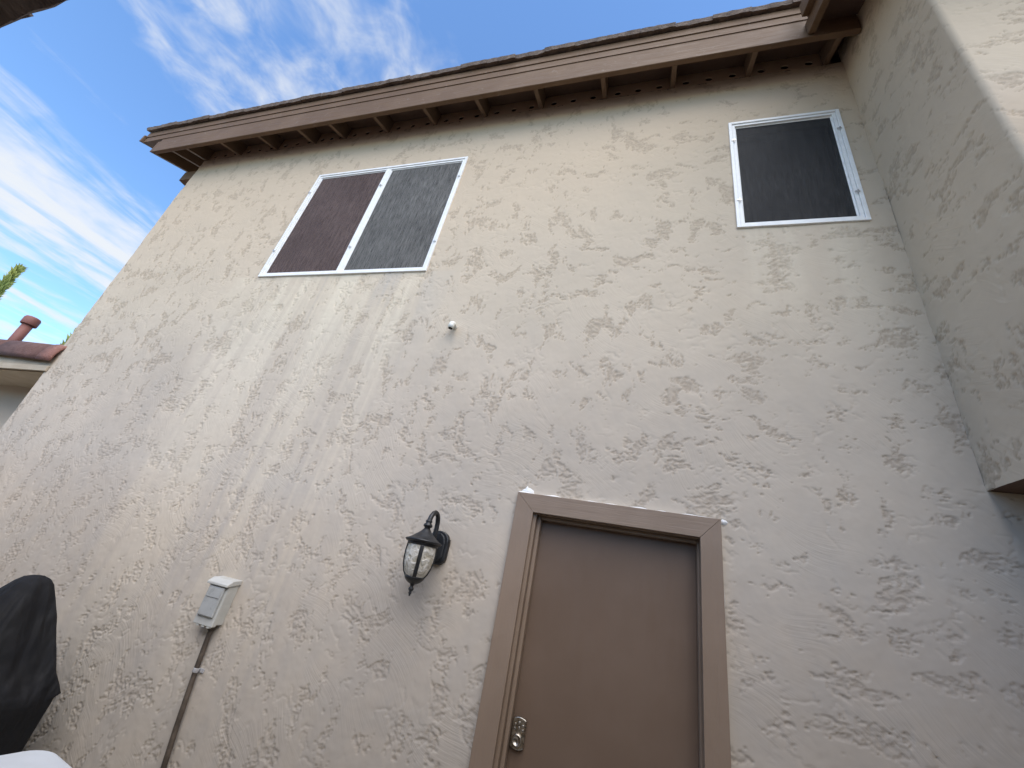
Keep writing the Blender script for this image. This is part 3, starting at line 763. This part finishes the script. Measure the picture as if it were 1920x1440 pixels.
# ------------------------------------------------------------------ covered grill
gr = thing('covered_grill', 'barbecue grill under a black fabric cover in the lower left corner', 'grill', (-3.25, -.42, 0))
def cover():
    # (z, half width x, half depth y, centre x)
    secs = [(.04, .345, .27, -3.25), (.35, .35, .275, -3.25), (.58, .355, .28, -3.25), (.66, .362, .28, -3.25), (.705, .355, .28, -3.25), (.74, .325, .27, -3.25),
            (.79, .292, .24, -3.25), (.92, .232, .195, -3.25), (1.04, .168, .15, -3.24), (1.13, .112, .11, -3.225), (1.185, .078, .08, -3.22), (1.21, .055, .055, -3.22), (1.222, .02, .025, -3.22)]
    N = 72; vs = []; fs = []; J = len(secs)
    # densify
    dense = []
    for (a, b_) in zip(secs, secs[1:]):
        n = max(1, int((b_[0]-a[0])/.022))
        for k in range(n): dense.append(tuple(a[i]+(b_[i]-a[i])*k/n for i in range(4)))
    dense.append(secs[-1])
    for z, hx, hy, cx in dense:
        for i in range(N):
            th = 2*math.pi*i/N; c_, s_ = math.cos(th), math.sin(th); ex = .48 if z < .7 else .48 + .35*min(1, (z-.7)/.3)
            x = hx*math.copysign(abs(c_)**ex, c_); y = hy*math.copysign(abs(s_)**ex, s_)
            k = mnoise.noise(Vector((c_*2.6, s_*2.6, z*.9)))*.5 + mnoise.noise(Vector((c_*6.5+3, s_*6.5, z*1.3)))*.5
            amp = .022 if z < .7 else .05*(.35+min(1, max(0, hx-.05)*5))
            fold = k*amp*min(1.0, (1.23-z)*5)
            vs.append((cx + x*(1+fold/max(hx, .08)), -.42 + y*(1+fold/max(hy, .08)), z + .004*k))
    for j in range(len(dense)-1):
        for i in range(N):
            fs.append((j*N+i, j*N+(i+1) % N, (j+1)*N+(i+1) % N, (j+1)*N+i))
    fs.append(tuple((len(dense)-1)*N+i for i in range(N)))
    q_ = MB(); q_.add(vs, fs, True); return q_
cover().build('fabric_cover', 'black_cloth', gr)
for sx in (-.27, .27):
    for sy in (-.2, .2):
        q = MB(); q.tube([(-3.25+sx, -.42+sy, 0), (-3.25+sx, -.42+sy, .12)], .02, 10); q.build('leg', 'lantern_metal', gr)

# ------------------------------------------------------------------ white patio table
tb = thing('patio_table', 'white plastic patio table corner at the bottom left edge', 'table', (-1.78, -1.08, 0))
def table_poly(x0, x1, y0, y1, c):
    out = []
    for cx, cy, a0 in ((x1-c, y1-c, 0), (x0+c, y1-c, 90), (x0+c, y0+c, 180), (x1-c, y0+c, 270)):
        for k in range(7): a = R(a0+15*k); out.append((cx+c*math.cos(a), cy+c*math.sin(a)))
    return out
def slab(poly, z0, z1, name, mt, bev):
    n = len(poly); q_ = MB()
    q_.add([(x, y, z0) for x, y in poly]+[(x, y, z1) for x, y in poly], [tuple(range(n))[::-1], tuple(range(n, 2*n))] + [(i, (i+1) % n, n+(i+1) % n, n+i) for i in range(n)])
    return q_.build(name, mt, tb, bev)
rotz = R(-9)
def rp(poly, ox, oy):
    return [(ox+(x-ox)*math.cos(rotz)-(y-oy)*math.sin(rotz), oy+(x-ox)*math.sin(rotz)+(y-oy)*math.cos(rotz)) for x, y in poly]
tp = rp(table_poly(-2.275, -1.42, -1.42, -.565, .085), -2.275, -.565)
slab(tp, .690, .722, 'table_top', 'table_plastic', .010)
slab(rp(table_poly(-2.235, -1.46, -1.38, -.605, .07), -2.275, -.565), .640, .6895, 'table_apron', 'table_plastic', .006)
for cx, cy in ((-2.17, -.67), (-1.52, -.67), (-2.17, -1.32), (-1.52, -1.32)):
    (cx, cy), = rp([(cx, cy)], -2.275, -.565)
    q = MB(); q.tube([(cx, cy, .0), (cx, cy, .35), (cx, cy, .6395)], [.022, .027, .034], 12); q.build('leg', 'table_plastic', tb)

# ------------------------------------------------------------------ lower wing beyond the left corner
wg = thing('garage_wing', 'low stucco wing with reddish clay coping tiles and weathered fascia beyond the wall corner', 'building', (-8.5, .3, 0))
q = MB(); q.box(-13.0, -5.62, .50, .63, 0, 2.80); q.build('wing_wall', 'stucco_plain', wg)
q = MB(); q.box(-13.0, -5.66, .0, .03, 2.750, 2.875); q.build('fascia_board', 'weathered_wood', wg, .004)
q = MB(); q.box(-13.0, -5.665, .031, .499, 2.700, 2.7495); q.build('fascia_shelf', 'weathered_wood', wg, .004)
q = MB(); q.box(-13.0, -5.67, -.02, -.0005, 2.700, 2.760); q.build('fascia_drip', 'weathered_wood', wg, .004)
def half_tile(x0, x1, r0, r1):
    q_ = MB(); n = 14; vs = []; fs = []
    for (x, r_) in ((x0, r0), (x1, r1)):
        for rr_ in (r_, r_-.018):
            for i in range(n+1):
                a = math.pi*(i/n*1.10-.05)
                vs.append((x, .075 - rr_*1.0*math.cos(a), 2.835 + (-5.66-x)*.045 + rr_*1.65*math.sin(a)))
    k = n+1
    for i in range(n):
        fs += [(i, i+1, 2*k+i+1, 2*k+i), (k+i, 3*k+i, 3*k+i+1, k+i+1), (i, k+i, k+i+1, i+1), (2*k+i, 2*k+i+1, 3*k+i+1, 3*k+i)]
    fs += [(0, 2*k, 3*k, k), (n, k+n, 3*k+n, 2*k+n)]
    q_.add(vs, fs, True); return q_
xx = -5.87; k = 0
half_tile(-5.66, -5.90, .128, .128).build('coping_tile', 'clay_tile_new', wg)
while xx > -13:
    half_tile(xx, xx-.86, .122, .124).build('coping_tile', 'clay_tile', wg); xx -= .855; k += 1
q = MB(); q.prism_x([(.08, 2.98), (.9, 3.0), (3.5, 2.96), (3.5, 2.8), (.16, 2.8)], -13, -6.05); q.build('wing_roof', 'clay_tile', wg)
# vent pipe on the wing roof
vp = MB(); vx, vy = -7.38, .245
vp.tube([(vx, vy, 2.95), (vx, vy, 3.47)], .052, 16); vpo = vp.build('vent_pipe', 'pipe_red', wg)
q = MB(); q.lathe([(.053, 3.435), (.074, 3.437), (.078, 3.445), (.078, 3.525), (.068, 3.545), (.05, 3.552), (.001, 3.553)], 20, (vx, vy)); q.build('vent_cap', 'pipe_red', vpo)

# ------------------------------------------------------------------ cypress trees
def cypress(az, dist, height, rad, label, seed):
    rnd = random.Random(seed); cx, cy = dist*math.sin(R(az)), -2.26 + dist*math.cos(R(az))
    root = thing('cypress_tree', label, 'tree', (cx, cy, 0), 'cypress trees behind the wing')
    q_ = MB(); q_.tube([(cx, cy, 0), (cx, cy, height*.5), (cx+.05, cy, height*.93)], [.16, .09, .02], 8); q_.build('trunk', 'bark', root)
    lf = MB(); n = 5200
    for i in range(n):
        t_ = rnd.random()**.85; z = .3 + t_*(height-.3)
        prof = rad*min(1, (t_*7)**.6)*(1-t_)**.85*(1+.22*mnoise.noise(Vector((seed, z*1.1, 0))))
        a = rnd.uniform(0, 2*math.pi); rr_ = prof*(rnd.random()**.42)*(1+.45*mnoise.noise(Vector((math.cos(a)*2, math.sin(a)*2, z*1.6+seed))))
        p = Vector((cx+rr_*math.cos(a), cy+rr_*math.sin(a), z))
        d_ = Vector((math.cos(a)*.5+rnd.uniform(-.3, .3), math.sin(a)*.5+rnd.uniform(-.3, .3), 1)).normalized()
        s_ = d_.cross(Vector((rnd.uniform(-1, 1), rnd.uniform(-1, 1), rnd.uniform(-.3, .3)))).normalized()
        L = rnd.uniform(.12, .34); wv = rnd.uniform(.018, .045)
        lf.add([p - s_*wv, p + d_*L*.5 - s_*wv*1.1, p + d_*L, p + d_*L*.5 + s_*wv*1.1, p + s_*wv], [(0, 1, 2, 3, 4)])
    lf.build('crown', 'cypress_leaf', root)
    return root
cypress(-74.12, 24, 1.66+24*math.tan(R(16.9)), .27, 'slender cypress tree with pointed tip at the left edge behind the vent pipe', 3)
cypress(-68.15, 26, 1.66+26*math.tan(R(15.6)), .56, 'slender cypress tree mostly hidden behind the stucco wall corner', 8)

# ------------------------------------------------------------------ house opposite, its eave over the camera
op = thing('opposite_house', 'dark tiled eave edge of the house opposite, in the top left corner', 'house', (0, -2.9, 0))
q = MB(); q.box(-13, 7, -3.2, -2.85, 0, 2.55); q.build('wall', 'stucco_plain', op)
ZE, YE, SO = 2.46, -2.162, .22
q = MB()
q.add([(-13, YE-.06, ZE+.02), (7, YE-.06, ZE+.02), (7, -6.5, ZE+.02+SO*(6.5+YE-.06)), (-13, -6.5, ZE+.02+SO*(6.5+YE-.06)),
       (-13, YE-.06, ZE+.04), (7, YE-.06, ZE+.04), (7, -6.5, ZE+.04+SO*(6.5+YE-.06)), (-13, -6.5, ZE+.04+SO*(6.5+YE-.06))],
      [(0, 1, 2, 3), (4, 7, 6, 5), (0, 4, 5, 1), (1, 5, 6, 2), (2, 6, 7, 3), (3, 7, 4, 0)])
q.build('roof_deck', 'dark_tile', op)
x = -12.5
while x < 6.5:
    place_tile(op, x, YE + random.uniform(-.003, .003), ZE + random.uniform(-.001, .001), SO, random.randrange(9), 'dark_tile', flip=-1); x += TW

if scn.cycles: 
    scn.cycles.max_bounces = 6; scn.cycles.diffuse_bounces = 3; scn.cycles.caustics_reflective = False; scn.cycles.caustics_refractive = False
